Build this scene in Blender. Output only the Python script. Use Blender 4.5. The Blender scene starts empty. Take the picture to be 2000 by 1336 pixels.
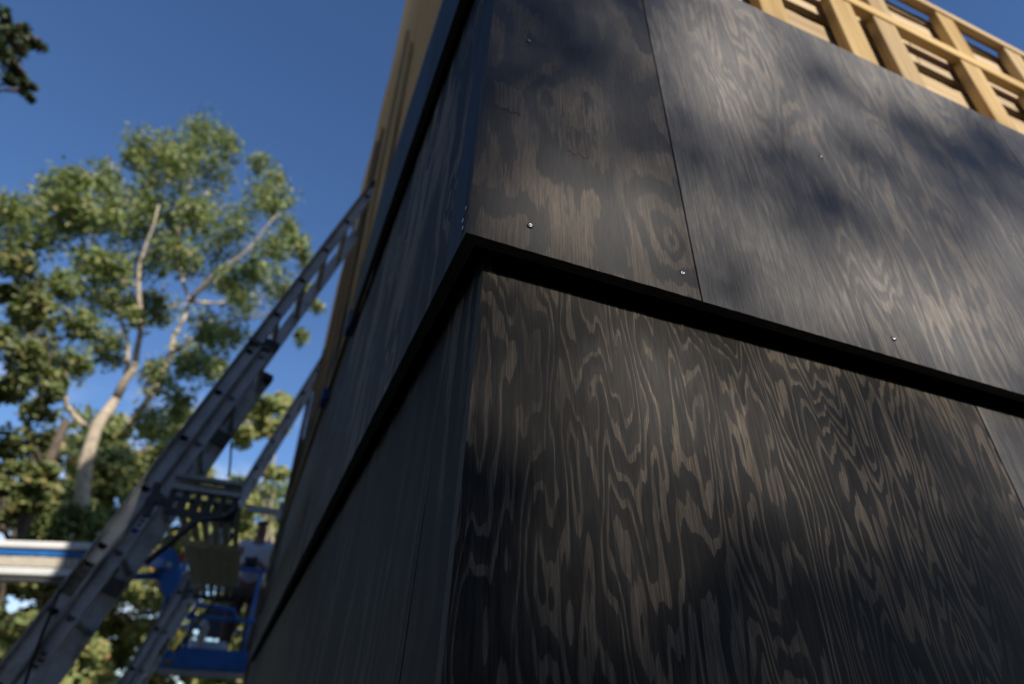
import bpy, bmesh, math, random
from mathutils import Vector, Matrix, noise as mnoise
from math import sin, cos, radians, pi
C = bpy.context.scene.collection
scene = bpy.context.scene
rng = random.Random(7)

# ---------------------------------------------------------------- camera
CAM = Vector((-0.1592, -0.5891, -0.5552))
R_ = Vector((0.92660321, -0.37505991, 0.02713977))
U_ = Vector((-0.22456595, -0.49402114, 0.83994836))
F_ = Vector((0.30162333, 0.78439351, 0.54198725))
FPX = 1244.9
cd = bpy.data.cameras.new('camera')
cam = bpy.data.objects.new('camera', cd); C.objects.link(cam)
cd.sensor_width = 36.0; cd.lens = FPX / 2000 * 36
cd.clip_start = 0.02; cd.clip_end = 3000
cam.matrix_world = Matrix(((R_.x, U_.x, -F_.x, CAM.x), (R_.y, U_.y, -F_.y, CAM.y), (R_.z, U_.z, -F_.z, CAM.z), (0, 0, 0, 1)))
cd.dof.use_dof = True; cd.dof.focus_distance = 0.76; cd.dof.aperture_fstop = 3.3
scene.camera = cam
# ---------------------------------------------------------------- light
SUN_EL, SUN_AZ = 29.0, 16.5          # azimuth from -Y towards +X
SD = Vector((sin(radians(SUN_AZ)) * cos(radians(SUN_EL)), -cos(radians(SUN_AZ)) * cos(radians(SUN_EL)), sin(radians(SUN_EL))))
w = bpy.data.worlds.new('World'); scene.world = w; w.use_nodes = True
nt = w.node_tree; nt.nodes.clear()
wo = nt.nodes.new('ShaderNodeOutputWorld'); bg = nt.nodes.new('ShaderNodeBackground')
sky = nt.nodes.new('ShaderNodeTexSky'); sky.sky_type = 'NISHITA'; sky.sun_disc = False
sky.sun_elevation = radians(SUN_EL); sky.sun_rotation = radians(180 - SUN_AZ)
sky.air_density = 1.0; sky.dust_density = 0.1; sky.ozone_density = 2.6; sky.altitude = 100
bg.inputs['Strength'].default_value = 0.118
# faint fair-weather clouds low in the sky
tc = nt.nodes.new('ShaderNodeTexCoord'); sx = nt.nodes.new('ShaderNodeSeparateXYZ')
mp = nt.nodes.new('ShaderNodeMapping'); mp.inputs['Scale'].default_value = (2.2, 2.2, 6.0)
nz = nt.nodes.new('ShaderNodeTexNoise'); nz.inputs['Scale'].default_value = 2.6; nz.inputs['Detail'].default_value = 6
r1 = nt.nodes.new('ShaderNodeMapRange'); r1.inputs['From Min'].default_value = .44; r1.inputs['From Max'].default_value = .62
r2 = nt.nodes.new('ShaderNodeMapRange'); r2.inputs['From Min'].default_value = .42; r2.inputs['From Max'].default_value = .30
mu = nt.nodes.new('ShaderNodeMath'); mu.operation = 'MULTIPLY'
mu2 = nt.nodes.new('ShaderNodeMath'); mu2.operation = 'MULTIPLY'; mu2.inputs[1].default_value = .6
hs = nt.nodes.new('ShaderNodeHueSaturation'); hs.inputs['Saturation'].default_value = 1.16; hs.inputs['Hue'].default_value = .508
mx = nt.nodes.new('ShaderNodeMixRGB'); mx.inputs[2].default_value = (6.2, 6.6, 7.4, 1)
L = nt.links.new
L(tc.outputs['Generated'], mp.inputs['Vector']); L(mp.outputs[0], nz.inputs['Vector']); L(tc.outputs['Generated'], sx.inputs[0])
L(nz.outputs['Fac'], r1.inputs['Value']); L(sx.outputs['Z'], r2.inputs['Value'])
L(r1.outputs[0], mu.inputs[0]); L(r2.outputs[0], mu.inputs[1]); L(mu.outputs[0], mu2.inputs[0]); L(mu2.outputs[0], mx.inputs[0])
L(sky.outputs[0], hs.inputs['Color']); L(hs.outputs[0], mx.inputs[1]); L(mx.outputs[0], bg.inputs['Color']); L(bg.outputs[0], wo.inputs['Surface'])
sl = bpy.data.lights.new('sun', 'SUN'); so = bpy.data.objects.new('sun', sl); C.objects.link(so)
sl.energy = 4.9; sl.angle = radians(0.53); sl.color = (1.0, 0.93, 0.82)
so.rotation_euler = SD.to_track_quat('Z', 'Y').to_euler(); so.location = SD * 50
scene.view_settings.view_transform = 'Standard'; scene.view_settings.look = 'None'
scene.view_settings.gamma = 1; scene.view_settings.use_curve_mapping = False
scene.view_settings.exposure = 0.3
scene.render.engine = 'CYCLES'
scene.cycles.max_bounces = 6; scene.cycles.transparent_max_bounces = 8

# ---------------------------------------------------------------- helpers
def tag(o, label=None, cat=None, group=None, kind=None):
    if label: o['label'] = label
    if cat: o['category'] = cat
    if group: o['group'] = group
    if kind: o['kind'] = kind
    return o
def thing(name, label, cat, loc=(0, 0, 0), group=None):
    o = bpy.data.objects.new(name, None); C.objects.link(o); o.location = loc
    o.empty_display_size = .1
    return tag(o, label, cat, group)
def ray(px, py):
    return F_ + R_ * ((px - 1000) / FPX) - U_ * ((py - 668) / FPX)
def at(px, py, Y):
    v = ray(px, py); return CAM + v * ((Y - CAM.y) / v.y)
def topix(P):
    d = Vector(P) - CAM; z = d.dot(F_)
    return 1000 + FPX * d.dot(R_) / z, 668 - FPX * d.dot(U_) / z
class MB:
    """collects shapes and links them as ONE mesh object"""
    def __init__(s): s.v = []; s.f = []; s.m = []; s.sm = []
    def add(s, vs, fs, m=0, smooth=False):
        b = len(s.v); s.v += [tuple(v) for v in vs]
        for f in fs: s.f.append([b + i for i in f]); s.m.append(m); s.sm.append(smooth)
        return s
    def hexa(s, p, m=0):   # p: 8 points, bottom ring then top ring
        return s.add(p, [(3, 2, 1, 0), (4, 5, 6, 7), (0, 1, 5, 4), (1, 2, 6, 5), (2, 3, 7, 6), (3, 0, 4, 7)], m)
    def box(s, x0, x1, y0, y1, z0, z1, m=0):
        return s.hexa([(x0, y0, z0), (x1, y0, z0), (x1, y1, z0), (x0, y1, z0), (x0, y0, z1), (x1, y0, z1), (x1, y1, z1), (x0, y1, z1)], m)
    def bar(s, a, b, wd, ht, up=(0, 0, 1), m=0):
        a = Vector(a); b = Vector(b); d = (b - a).normalized(); sd = d.cross(Vector(up))
        if sd.length < 1e-4: sd = d.cross(Vector((1, 0, 0)))
        sd.normalize(); u = sd.cross(d); sd *= wd / 2; u *= ht / 2
        return s.hexa([a - sd - u, a + sd - u, a + sd + u, a - sd + u, b - sd - u, b + sd - u, b + sd + u, b - sd + u], m)
    def tube(s, pts, rs, n=8, m=0, cap=True, smooth=True, jit=0):
        pts = [Vector(p) for p in pts]; rs = rs if hasattr(rs, '__len__') else [rs] * len(pts)
        vs = []; fs = []
        d0 = (pts[1] - pts[0]).normalized(); u = d0.orthogonal().normalized()
        for i, p in enumerate(pts):
            d = (pts[min(i + 1, len(pts) - 1)] - pts[max(i - 1, 0)]).normalized()
            u = (u - d * u.dot(d)); u = u.normalized() if u.length > 1e-5 else d.orthogonal().normalized()
            v = d.cross(u)
            for k in range(n):
                a = 2 * pi * k / n; r = rs[i] * (1 + jit * (rng.random() - .5))
                vs.append(p + (u * cos(a) + v * sin(a)) * r)
        for i in range(len(pts) - 1):
            for k in range(n):
                fs.append((i * n + k, i * n + (k + 1) % n, (i + 1) * n + (k + 1) % n, (i + 1) * n + k))
        if cap: fs.append(tuple(range(n))[::-1]); fs.append(tuple((len(pts) - 1) * n + k for k in range(n)))
        return s.add(vs, fs, m, smooth)
    def mesh(s, name, mats):
        me = bpy.data.meshes.new(name); me.from_pydata(s.v, [], s.f)
        for mm in (mats if isinstance(mats, (list, tuple)) else [mats]): me.materials.append(mm)
        me.polygons.foreach_set('material_index', s.m); me.polygons.foreach_set('use_smooth', s.sm)
        me.update(); return me
    def build(s, name, mats, parent=None, bevel=0):
        me = s.mesh(name, mats)
        if bevel:
            bm = bmesh.new(); bm.from_mesh(me)
            bmesh.ops.bevel(bm, geom=bm.edges[:], offset=bevel, segments=1, affect='EDGES', clamp_overlap=True)
            bm.to_mesh(me); bm.free()
        o = bpy.data.objects.new(name, me); C.objects.link(o)
        if parent: o.parent = parent
        return o
def link(name, me, parent, mat=None, loc=None):
    o = bpy.data.objects.new(name, me); C.objects.link(o); o.parent = parent
    if loc is not None: o.location = loc
    if mat is not None: o.matrix_local = mat
    return o

# ---------------------------------------------------------------- materials
class N:
    def __init__(s, name):
        s.mat = bpy.data.materials.new(name); s.mat.use_nodes = True; s.t = s.mat.node_tree
        s.b = s.t.nodes['Principled BSDF']
    def n(s, typ, **kw):
        nd = s.t.nodes.new(typ)
        for k, v in kw.items(): setattr(nd, k, v)
        return nd
    def l(s, a, b): s.t.links.new(a, b)
    def math(s, op, a, b=None, c=None, clamp=False):
        nd = s.n('ShaderNodeMath', operation=op); nd.use_clamp = clamp
        for i, x in enumerate((a, b, c)):
            if x is None: continue
            if isinstance(x, (int, float)): nd.inputs[i].default_value = x
            else: s.l(x, nd.inputs[i])
        return nd.outputs[0]
    def noise(s, vec, scale=1, detail=2, rough=.5):
        nd = s.n('ShaderNodeTexNoise'); s.l(vec, nd.inputs['Vector'])
        nd.inputs['Scale'].default_value = scale; nd.inputs['Detail'].default_value = detail; nd.inputs['Roughness'].default_value = rough
        return nd.outputs['Fac']
    def rng(s, v, a, b, c=0, d=1, smooth=False):
        nd = s.n('ShaderNodeMapRange'); nd.interpolation_type = 'SMOOTHSTEP' if smooth else 'LINEAR'
        s.l(v, nd.inputs['Value'])
        for k, x in zip(('From Min', 'From Max', 'To Min', 'To Max'), (a, b, c, d)): nd.inputs[k].default_value = x
        return nd.outputs[0]
    def mix(s, f, a, b, mode='MIX'):
        nd = s.n('ShaderNodeMixRGB', blend_type=mode)
        for i, x in enumerate((f, a, b)):
            if isinstance(x, (int, float)): nd.inputs[i].default_value = x
            elif isinstance(x, tuple): nd.inputs[i].default_value = (*x, 1)
            else: s.l(x, nd.inputs[i])
        return nd.outputs[0]
    def mapv(s, vec, sc, loc=(0, 0, 0)):
        nd = s.n('ShaderNodeMapping'); s.l(vec, nd.inputs['Vector'])
        nd.inputs['Scale'].default_value = sc; nd.inputs['Location'].default_value = loc
        return nd.outputs[0]
    def objvec(s, k=37.0):
        tc = s.n('ShaderNodeTexCoord'); oi = s.n('ShaderNodeObjectInfo')
        cb = s.n('ShaderNodeCombineXYZ'); r = s.math('MULTIPLY', oi.outputs['Random'], k)
        r2 = s.math('MULTIPLY', oi.outputs['Random'], k * 1.7)
        s.l(r, cb.inputs[0]); s.l(r2, cb.inputs[1]); s.l(r, cb.inputs[2])
        ad = s.n('ShaderNodeVectorMath', operation='ADD'); s.l(tc.outputs['Object'], ad.inputs[0]); s.l(cb.outputs[0], ad.inputs[1])
        return ad.outputs[0]
    def bump(s, h, strength, dist):
        b = s.n('ShaderNodeBump'); b.inputs['Strength'].default_value = strength; b.inputs['Distance'].default_value = dist
        s.l(h, b.inputs['Height']); s.l(b.outputs[0], s.b.inputs['Normal'])

def plywood(name, freq, dark, light, seed=0.0, xs=9.0, zs=1.7, thr=.58, ew=.03, gain=1.0, rough=.5, xgrad=3.0):
    """rotary-cut fir plywood under a thin black stain: contour bands with frayed vertical edges"""
    s = N(name); v = s.objvec()
    base = s.mapv(v, (1, 1, 1), (seed, seed * .37, seed * .71))
    warp = s.noise(s.mapv(base, (4.0, 1, 2.2)), 1, 2)
    n1 = s.noise(s.mapv(base, (xs, .05, zs)), 1, 2.4, .45)
    n0 = s.noise(s.mapv(base, (xs * .35, .05, zs * .45)), 1, 1)
    sep = s.n('ShaderNodeSeparateXYZ'); s.l(base, sep.inputs[0])
    # knots: scattered bumps in the growth field make rings
    vo = s.n('ShaderNodeTexVoronoi', voronoi_dimensions='2D'); vo.inputs['Scale'].default_value = 1
    cb = s.n('ShaderNodeCombineXYZ')
    sc = s.mapv(base, (5.0, 1, 2.3)); sp2 = s.n('ShaderNodeSeparateXYZ'); s.l(sc, sp2.inputs[0])
    s.l(sp2.outputs[0], cb.inputs[0]); s.l(s.math('ADD', sp2.outputs[2], s.math('MULTIPLY', warp, .25)), cb.inputs[1]); s.l(cb.outputs[0], vo.inputs['Vector'])
    knot = s.math('POWER', s.rng(vo.outputs['Distance'], 0, .34, 1, 0), 2.2)
    h = s.math('MULTIPLY', n1, freq)
    h = s.math('ADD', h, s.math('MULTIPLY', n0, freq * .9))
    h = s.math('ADD', h, s.math('MULTIPLY', sep.outputs[0], xgrad))
    h = s.math('ADD', h, s.math('MULTIPLY', knot, 1.9))
    jag = s.noise(s.mapv(base, (240, 1, 8)), 1, 3, .65)
    jag2 = s.noise(s.mapv(base, (48, 1, 9)), 1, 2, .6)
    h = s.math('ADD', h, s.math('MULTIPLY', s.math('SUBTRACT', jag, .5), .34))
    h = s.math('ADD', h, s.math('MULTIPLY', s.math('SUBTRACT', jag2, .5), .62))
    fr = s.math('FRACT', h)
    tn = s.noise(s.mapv(base, (6, 1, 2.0), (3, 3, 3)), 1, 2)
    th = s.math('ADD', fr, s.math('MULTIPLY', s.math('SUBTRACT', tn, .5), .9))
    m1 = s.rng(th, thr, thr + ew, 0, 1, True)
    m2 = s.rng(fr, .955, .995, 1, 0, True)
    band = s.math('MULTIPLY', m1, m2)
    fib = s.noise(s.mapv(base, (430, 1, 9)), 1, 3, .7)
    fib2 = s.noise(s.mapv(base, (900, 1, 40)), 1, 2, .6)
    pm = s.noise(s.mapv(base, (5.5, 1, 1.5), (11, 2, 7)), 1, 3, .55)
    band = s.math('MULTIPLY', band, s.rng(pm, .38, .56, .12, 1.0, True))
    # light veneer broken up by fibre streaks that took more stain
    band = s.math('MULTIPLY', band, s.rng(s.math('ADD', fib, s.math('MULTIPLY', tn, .25)), .42, .66, .50, 1.0, True))
    band2 = s.math('MULTIPLY', s.rng(fr, .2, .7, 0, .16, True), 1.0)
    f = s.math('ADD', band, band2, clamp=True)
    col = s.mix(f, dark, light)
    blot = s.noise(s.mapv(base, (2.3, 1, 1.1), (9, 9, 9)), 1, 4, .6)
    k = s.math('MULTIPLY', s.rng(blot, .3, .7, .72 * gain, 1.22 * gain), s.rng(fib, .34, .66, .60, 1.42))
    k = s.math('MULTIPLY', k, s.rng(fib2, .33, .67, .68, 1.34))
    cc = s.n('ShaderNodeCombineXYZ'); s.l(k, cc.inputs[0]); s.l(k, cc.inputs[1]); s.l(k, cc.inputs[2])
    col = s.mix(1.0, col, cc.outputs[0], 'MULTIPLY')
    # scattered pale scuffs and a few splinter marks
    sf = s.noise(s.mapv(base, (60, 1, 24), (5, 1, 2)), 1, 3, .7)
    col = s.mix(s.rng(sf, .70, .78, 0, .35), col, (.16, .15, .14))
    s.l(col, s.b.inputs['Base Color'])
    s.l(s.math('ADD', s.math('MULTIPLY', band, .14), s.rng(fib, .3, .7, rough - .06, rough + .06)), s.b.inputs['Roughness'])
    s.b.inputs['Specular IOR Level'].default_value = .42
    hh = s.math('ADD', s.math('MULTIPLY', fib, .6), s.math('MULTIPLY', band, -.5))
    s.bump(hh, .35, .0006)
    s.b.inputs['Specular IOR Level'].default_value = {'stained_plywood_streaky': .30, 'stained_plywood_broad': .22}.get(name, .14)
    return s.mat
ply_a = plywood('stained_plywood_broad', 6.0, (.036, .0335, .032), (.120, .099, .082), 1.3, 6.5, 2.6, .50, .02)
ply_b = plywood('stained_plywood_streaky', 12, (.078, .073, .070), (.140, .124, .112), 4.4, 9, 1.7, .54, .06, xgrad=9)
ply_c = plywood('stained_plywood_figured', 13, (.0260, .0242, .0232), (.112, .093, .076), 8.2, 17.0, 2.9, .63, .05, rough=.58, xgrad=28)
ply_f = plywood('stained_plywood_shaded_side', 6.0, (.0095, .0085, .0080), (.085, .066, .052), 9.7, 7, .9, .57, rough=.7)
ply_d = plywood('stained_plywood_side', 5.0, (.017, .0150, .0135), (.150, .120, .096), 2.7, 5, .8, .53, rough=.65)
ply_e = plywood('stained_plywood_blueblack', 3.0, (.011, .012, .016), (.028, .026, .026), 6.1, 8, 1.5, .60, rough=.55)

def lumber(name, c0, c1, axis='z', rough=.65, knots=True, sc=1.0):
    s = N(name); v = s.objvec()
    st = {'z': (90, 90, 2.5), 'x': (2.5, 90, 90), 'y': (90, 2.5, 90)}[axis]
    lo = {'z': (14, 14, .8), 'x': (.8, 14, 14), 'y': (14, .8, 14)}[axis]
    g = s.noise(s.mapv(v, tuple(a * sc for a in st)), 1, 3, .6)
    b = s.noise(s.mapv(v, tuple(a * sc for a in lo)), 1, 3, .6)
    f = s.math('ADD', s.math('MULTIPLY', g, .5), s.math('MULTIPLY', b, .6))
    col = s.mix(s.rng(f, .35, .75), c0, c1)
    if knots:
        vo = s.n('ShaderNodeTexVoronoi'); vo.inputs['Scale'].default_value = 4; s.l(s.mapv(v, (1.5, 1.5, .8) if axis == 'z' else (.8, 1.5, 1.5)), vo.inputs['Vector'])
        col = s.mix(s.rng(vo.outputs['Distance'], .10, .04, 0, .7), col, (.14, .07, .03))
    oi = s.n('ShaderNodeObjectInfo'); hv = s.n('ShaderNodeHueSaturation'); s.l(col, hv.inputs['Color'])
    s.l(s.rng(oi.outputs['Random'], 0, 1, .80, 1.12), hv.inputs['Value']); s.l(s.rng(s.math('FRACT', s.math('MULTIPLY', oi.outputs['Random'], 7.3)), 0, 1, .85, 1.04), hv.inputs['Saturation'])
    st_ = s.noise(s.mapv(v, (7, 7, 3)), 1, 5, .7)
    col = s.mix(s.rng(st_, .58, .72, 0, .35), hv.outputs[0], (.20, .13, .07))
    s.l(col, s.b.inputs['Base Color']); s.b.inputs['Roughness'].default_value = rough
    s.b.inputs['Specular IOR Level'].default_value = .08
    s.bump(g, .3, .001)
    return s.mat
wood_z = lumber('framing_lumber_upright', (.33, .20, .080), (.60, .44, .215), 'z')
wood_x = lumber('framing_lumber_level', (.34, .205, .085), (.62, .455, .225), 'x')
wood_y = lumber('framing_lumber_side', (.26, .16, .07), (.46, .33, .18), 'y')
board_w = lumber('rough_boards', (.36, .24, .13), (.62, .48, .30), 'x', .8)
sheath = lumber('wall_sheathing', (.54, .26, .055), (.76, .42, .11), 'z', .75)
sheath_grey = lumber('weathered_sheathing', (.085, .062, .042), (.18, .135, .09), 'z', .8)
plank_m = lumber('scaffold_plank_wood', (.66, .55, .32), (.82, .73, .50), 'y', .75)

def plain(name, col, rough=.5, metal=0.0, var=.15, scale=20, bump=0.0, dirt=None):
    s = N(name); v = s.objvec()
    n = s.noise(v, scale, 4, .6)
    c = s.mix(s.rng(n, .3, .7), tuple(x * (1 - var) for x in col), tuple(min(1, x * (1 + var)) for x in col))
    if dirt:
        d = s.noise(s.mapv(v, (1, 1, 1), (7, 7, 7)), scale * .35, 5, .7)
        c = s.mix(s.rng(d, .52, .68, 0, .75), c, dirt)
    s.l(c, s.b.inputs['Base Color']); s.l(s.rng(n, .3, .7, rough - .07, rough + .07), s.b.inputs['Roughness'])
    s.b.inputs['Metallic'].default_value = metal
    if bump: s.bump(n, bump, .002)
    return s.mat
alu = plain('worn_aluminium', (.50, .50, .505), .5, .15, .16, 14, .1, (.15, .145, .135))
alu_dark = plain('dark_steel', (.09, .09, .095), .5, .4, .2, 30)
black = plain('black_plastic', (.015, .015, .017), .5)
hole = plain('hollow_dark', (.004, .004, .004), .9)
rubber = plain('black_rubber', (.02, .02, .02), .8)
screw_m = plain('zinc_screw', (.62, .62, .64), .28, .9, .08, 200)
gap_black = plain('gap_shade_black', (.006, .006, .007), .8)  # near-black stands in for the deep shade between lapped courses
blue = plain('blue_lift_paint', (.02, .15, .48), .42, 0, .15, 8, 0, (.02, .05, .12))
white = plain('white_lift_paint', (.72, .72, .70), .45, 0, .06, 5, 0, (.45, .43, .40))
beige = plain('cable_carrier', (.52, .47, .38), .7, 0, .15, 30)
red = plain('red_plastic', (.45, .03, .02), .5)
sticker_w = plain('white_sticker', (.62, .66, .72), .5, 0, .1, 60)
sticker_b = plain('blue_sticker_print', (.015, .05, .22), .5)
sticker_t = plain('faded_brown_sticker', (.13, .115, .085), .7, 0, .3, 60)
blueshim = plain('blue_foam', (.01, .055, .17), .7)
bark = plain('bark', (.40, .33, .25), .9, 0, .4, 6, .6, (.13, .10, .07))
bark_dark = plain('dark_bark', (.10, .075, .055), .9, 0, .4, 6, .6)
skin = plain('skin', (.20, .095, .06), .55, 0, .06, 10)
shirt = plain('grey_shirt_cloth', (.50, .50, .55), .85, 0, .12, 12, .2)
jeans = plain('brown_work_trousers', (.085, .045, .028), .85, 0, .2, 14, .2)
hairm = plain('black_hair', (.010, .009, .008), .6)
shoe = plain('dark_boot', (.03, .022, .016), .7)

def leaves(name, cols, trans=.25):
    s = N(name); g = s.n('ShaderNodeNewGeometry')
    cr = s.n('ShaderNodeValToRGB'); cr.color_ramp.interpolation = 'LINEAR'
    el = cr.color_ramp.elements
    while len(el) < len(cols): el.new(.5)
    for i, (p, c) in enumerate(cols): el[i].position = p; el[i].color = (*c, 1)
    s.l(g.outputs['Random Per Island'], cr.inputs[0])
    s.l(cr.outputs[0], s.b.inputs['Base Color']); s.b.inputs['Roughness'].default_value = .5
    s.b.inputs['Specular IOR Level'].default_value = .4
    tr = s.n('ShaderNodeBsdfTranslucent'); s.l(s.mix(1.0, cr.outputs[0], (1.2, 1.35, .5), 'MULTIPLY'), tr.inputs[0])
    ms = s.n('ShaderNodeMixShader'); ms.inputs[0].default_value = trans
    out = s.t.nodes['Material Output']
    s.l(s.b.outputs[0], ms.inputs[1]); s.l(tr.outputs[0], ms.inputs[2]); s.l(ms.outputs[0], out.inputs['Surface'])
    return s.mat
leaf_y = leaves('oak_leaves', [(0, (.075, .10, .028)), (.4, (.125, .17, .048)), (.8, (.215, .25, .08)), (1, (.34, .29, .12))])
leaf_d = leaves('dark_leaves', [(0, (.028, .045, .015)), (.6, (.07, .085, .028)), (1, (.19, .165, .065))])
leaf_l = leaves('pale_leaves', [(0, (.16, .21, .075)), (.5, (.27, .31, .11)), (.93, (.37, .33, .13)), (1, (.36, .17, .07))])
leaf_o = leaves('olive_leaves', [(0, (.05, .065, .02)), (.45, (.11, .145, .042)), (.85, (.21, .22, .075)), (1, (.31, .22, .085))], .25)
leaf_g = leaves('blue_green_leaves', [(0, (.02, .042, .018)), (.6, (.045, .075, .028)), (.93, (.09, .12, .045)), (.96, (.22, .055, .03)), (1, (.22, .055, .03))])

# ---------------------------------------------------------------- ground
GZ = -2.25
g = N('ground_soil'); v = g.objvec(0)
n = g.noise(v, .6, 6, .6); n2 = g.noise(v, 12, 5, .6)
g.l(g.mix(g.rng(n, .4, .6), (.10, .10, .05), g.mix(n2, (.20, .165, .115), (.31, .26, .19))), g.b.inputs['Base Color']); g.b.inputs['Roughness'].default_value = .95
mb = MB(); NG = 60
for j in range(NG + 1):
    for i in range(NG + 1):
        fx = (i / NG * 2 - 1); fy = (j / NG * 2 - 1); x = 1400 * fx * abs(fx) ** 1.6; y = 1400 * fy * abs(fy) ** 1.6
        r = math.hypot(x, y); mb.v.append((x, y, GZ + (0 if r < 9 else min(1, (r - 9) / 30) * .5 * mnoise.noise((x * .03, y * .03, 0)))))
for j in range(NG):
    for i in range(NG):
        a = j * (NG + 1) + i; mb.f.append([a, a + 1, a + NG + 2, a + NG + 1]); mb.m.append(0); mb.sm.append(True)
tag(mb.build('ground', g.mat), kind='structure')

# ---------------------------------------------------------------- the house under construction
house = thing('house_under_construction', 'tall house corner being clad in lapped black stained plywood over bare timber framing', 'building')
T2, T1 = 0.0348, 0.0418
TH = 0.018
panelcount = [0]
def panel(side, a0, a1, z0, z1, face0, tilt, mat, lean=False):
    """one plywood sheet: a0..a1 along the wall, z0..z1 high, face0 = depth of its face at z0, leaning in by tilt"""
    w_ = a1 - a0; h_ = (z1 - z0)
    m = MB(); nx, nz = max(2, int(w_ / .03)), max(2, int(h_ / .05))
    nx = int(w_ / .008) if (side == 'R' and z0 > -1 and a0 < 1.6) else min(nx, 40); nz = min(nz, 30)
    sd_ = panelcount[0] * 7.3; panelcount[0] += 1
    # front face as a grid with a few tenths of a millimetre of bow, ragged lower arris
    def yf(u, t): return .0009 * mnoise.noise((u * 5 + sd_, t * 3, 0))
    idx = {}
    for j in range(nz + 1):
        for i in range(nx + 1):
            u = w_ * i / nx; t = h_ * j / nz
            e = 0
            if j in (0, nz): e = .0007 * mnoise.noise((u * 60 + sd_, 0, 3)) - (1 if j else -1) * .0026 * max(0, mnoise.noise((u * 33 + sd_, 5, j)) - .42)
            if lean:   # the corner edge follows the other wall's lean
                if side == 'R': u += tilt * t * (1 - i / nx)
                else: u -= tilt * t * (i / nx)
            idx[(i, j)] = len(m.v); m.v.append((u, yf(u, t), t + e))
    for j in range(nz):
        for i in range(nx): m.f.append([idx[(i, j)], idx[(i + 1, j)], idx[(i + 1, j + 1)], idx[(i, j + 1)]]); m.m.append(0); m.sm.append(True)
    ring = [idx[(i, 0)] for i in range(nx + 1)] + [idx[(nx, j)] for j in range(1, nz + 1)] + [idx[(i, nz)] for i in range(nx - 1, -1, -1)] + [idx[(0, j)] for j in range(nz - 1, 0, -1)]
    fr_ = []
    for k in ring:   # front ring duplicated so the arris stays crisp
        fr_.append(len(m.v)); m.v.append(m.v[k])
    b0 = len(m.v)
    for k in ring: x, y, z = m.v[k]; m.v.append((x, TH, z))
    n_ = len(ring)
    for k in range(n_): m.f.append([fr_[k], b0 + k, b0 + (k + 1) % n_, fr_[(k + 1) % n_]]); m.m.append(1); m.sm.append(False)
    m.f.append([b0 + k for k in range(n_)][::-1]); m.m.append(1); m.sm.append(False)
    o = m.build('plywood_panel', [mat, edge_m], house)
    ang = -math.atan(tilt)
    if side == 'R': o.matrix_local = Matrix.Translation((a0, face0, z0)) @ Matrix.Rotation(ang, 4, 'X')
    else: o.matrix_local = Matrix.Translation((face0, a1, z0)) @ Matrix.Rotation(-pi / 2, 4, 'Z') @ Matrix.Rotation(ang, 4, 'X')
    return o
_e = N('stained_plywood_edge'); _v = _e.objvec(0)
_sp = _e.n('ShaderNodeSeparateXYZ'); _e.l(_v, _sp.inputs[0])
_pl = _e.math('FRACT', _e.math('MULTIPLY', _sp.outputs[1], 5 / .018 / 2)); _nn = _e.noise(_e.mapv(_v, (30, 300, 30)), 1, 4, .7)
_c = _e.mix(_e.rng(_pl, .45, .55), (.075, .056, .042), (.034, .027, .023)); _c = _e.mix(_e.rng(_nn, .45, .62), _c, (.018, .015, .014))
_e.l(_c, _e.b.inputs['Base Color']); _e.b.inputs['Roughness'].default_value = .8; _e.bump(_nn, .6, .001); edge_m = _e.mat

R2a = panel('R', 0, .3575, 0, 1.074, 0, T2, ply_a, True)
R2b = panel('R', .3608, 1.5775, 0, 1.074, 0, T2, ply_b)
R2c = panel('R', 1.5803, 2.80, 0, 1.074, 0, T2, ply_b)
panel('R', 2.8028, 4.02, 0, 1.074, 0, T2, ply_b)
F1 = .0392 - T1 * .95
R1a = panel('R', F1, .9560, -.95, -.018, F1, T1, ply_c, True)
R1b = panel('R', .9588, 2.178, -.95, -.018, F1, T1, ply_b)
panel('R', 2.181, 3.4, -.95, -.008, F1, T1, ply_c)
# the first panel of course 1 keeps its corner on the leaning line: turn it a hair about Y
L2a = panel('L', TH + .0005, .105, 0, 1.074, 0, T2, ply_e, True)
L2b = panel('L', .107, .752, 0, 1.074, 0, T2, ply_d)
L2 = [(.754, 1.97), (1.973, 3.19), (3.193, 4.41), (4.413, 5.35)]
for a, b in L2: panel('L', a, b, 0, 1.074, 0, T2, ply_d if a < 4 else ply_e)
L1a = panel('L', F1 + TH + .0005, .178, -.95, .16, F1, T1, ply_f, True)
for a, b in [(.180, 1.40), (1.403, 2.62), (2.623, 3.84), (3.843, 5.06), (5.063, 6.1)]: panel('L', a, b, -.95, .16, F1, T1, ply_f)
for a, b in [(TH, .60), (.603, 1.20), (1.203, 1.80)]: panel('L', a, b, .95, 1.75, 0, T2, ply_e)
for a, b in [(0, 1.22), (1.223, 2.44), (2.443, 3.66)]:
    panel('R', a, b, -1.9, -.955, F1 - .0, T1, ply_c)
for a, b in [(TH, 1.22), (1.223, 2.44), (2.443, 3.66), (3.663, 4.88), (4.883, 6.1)]: panel('L', a, b, -1.9, -.80, F1, T1, ply_d)

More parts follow.
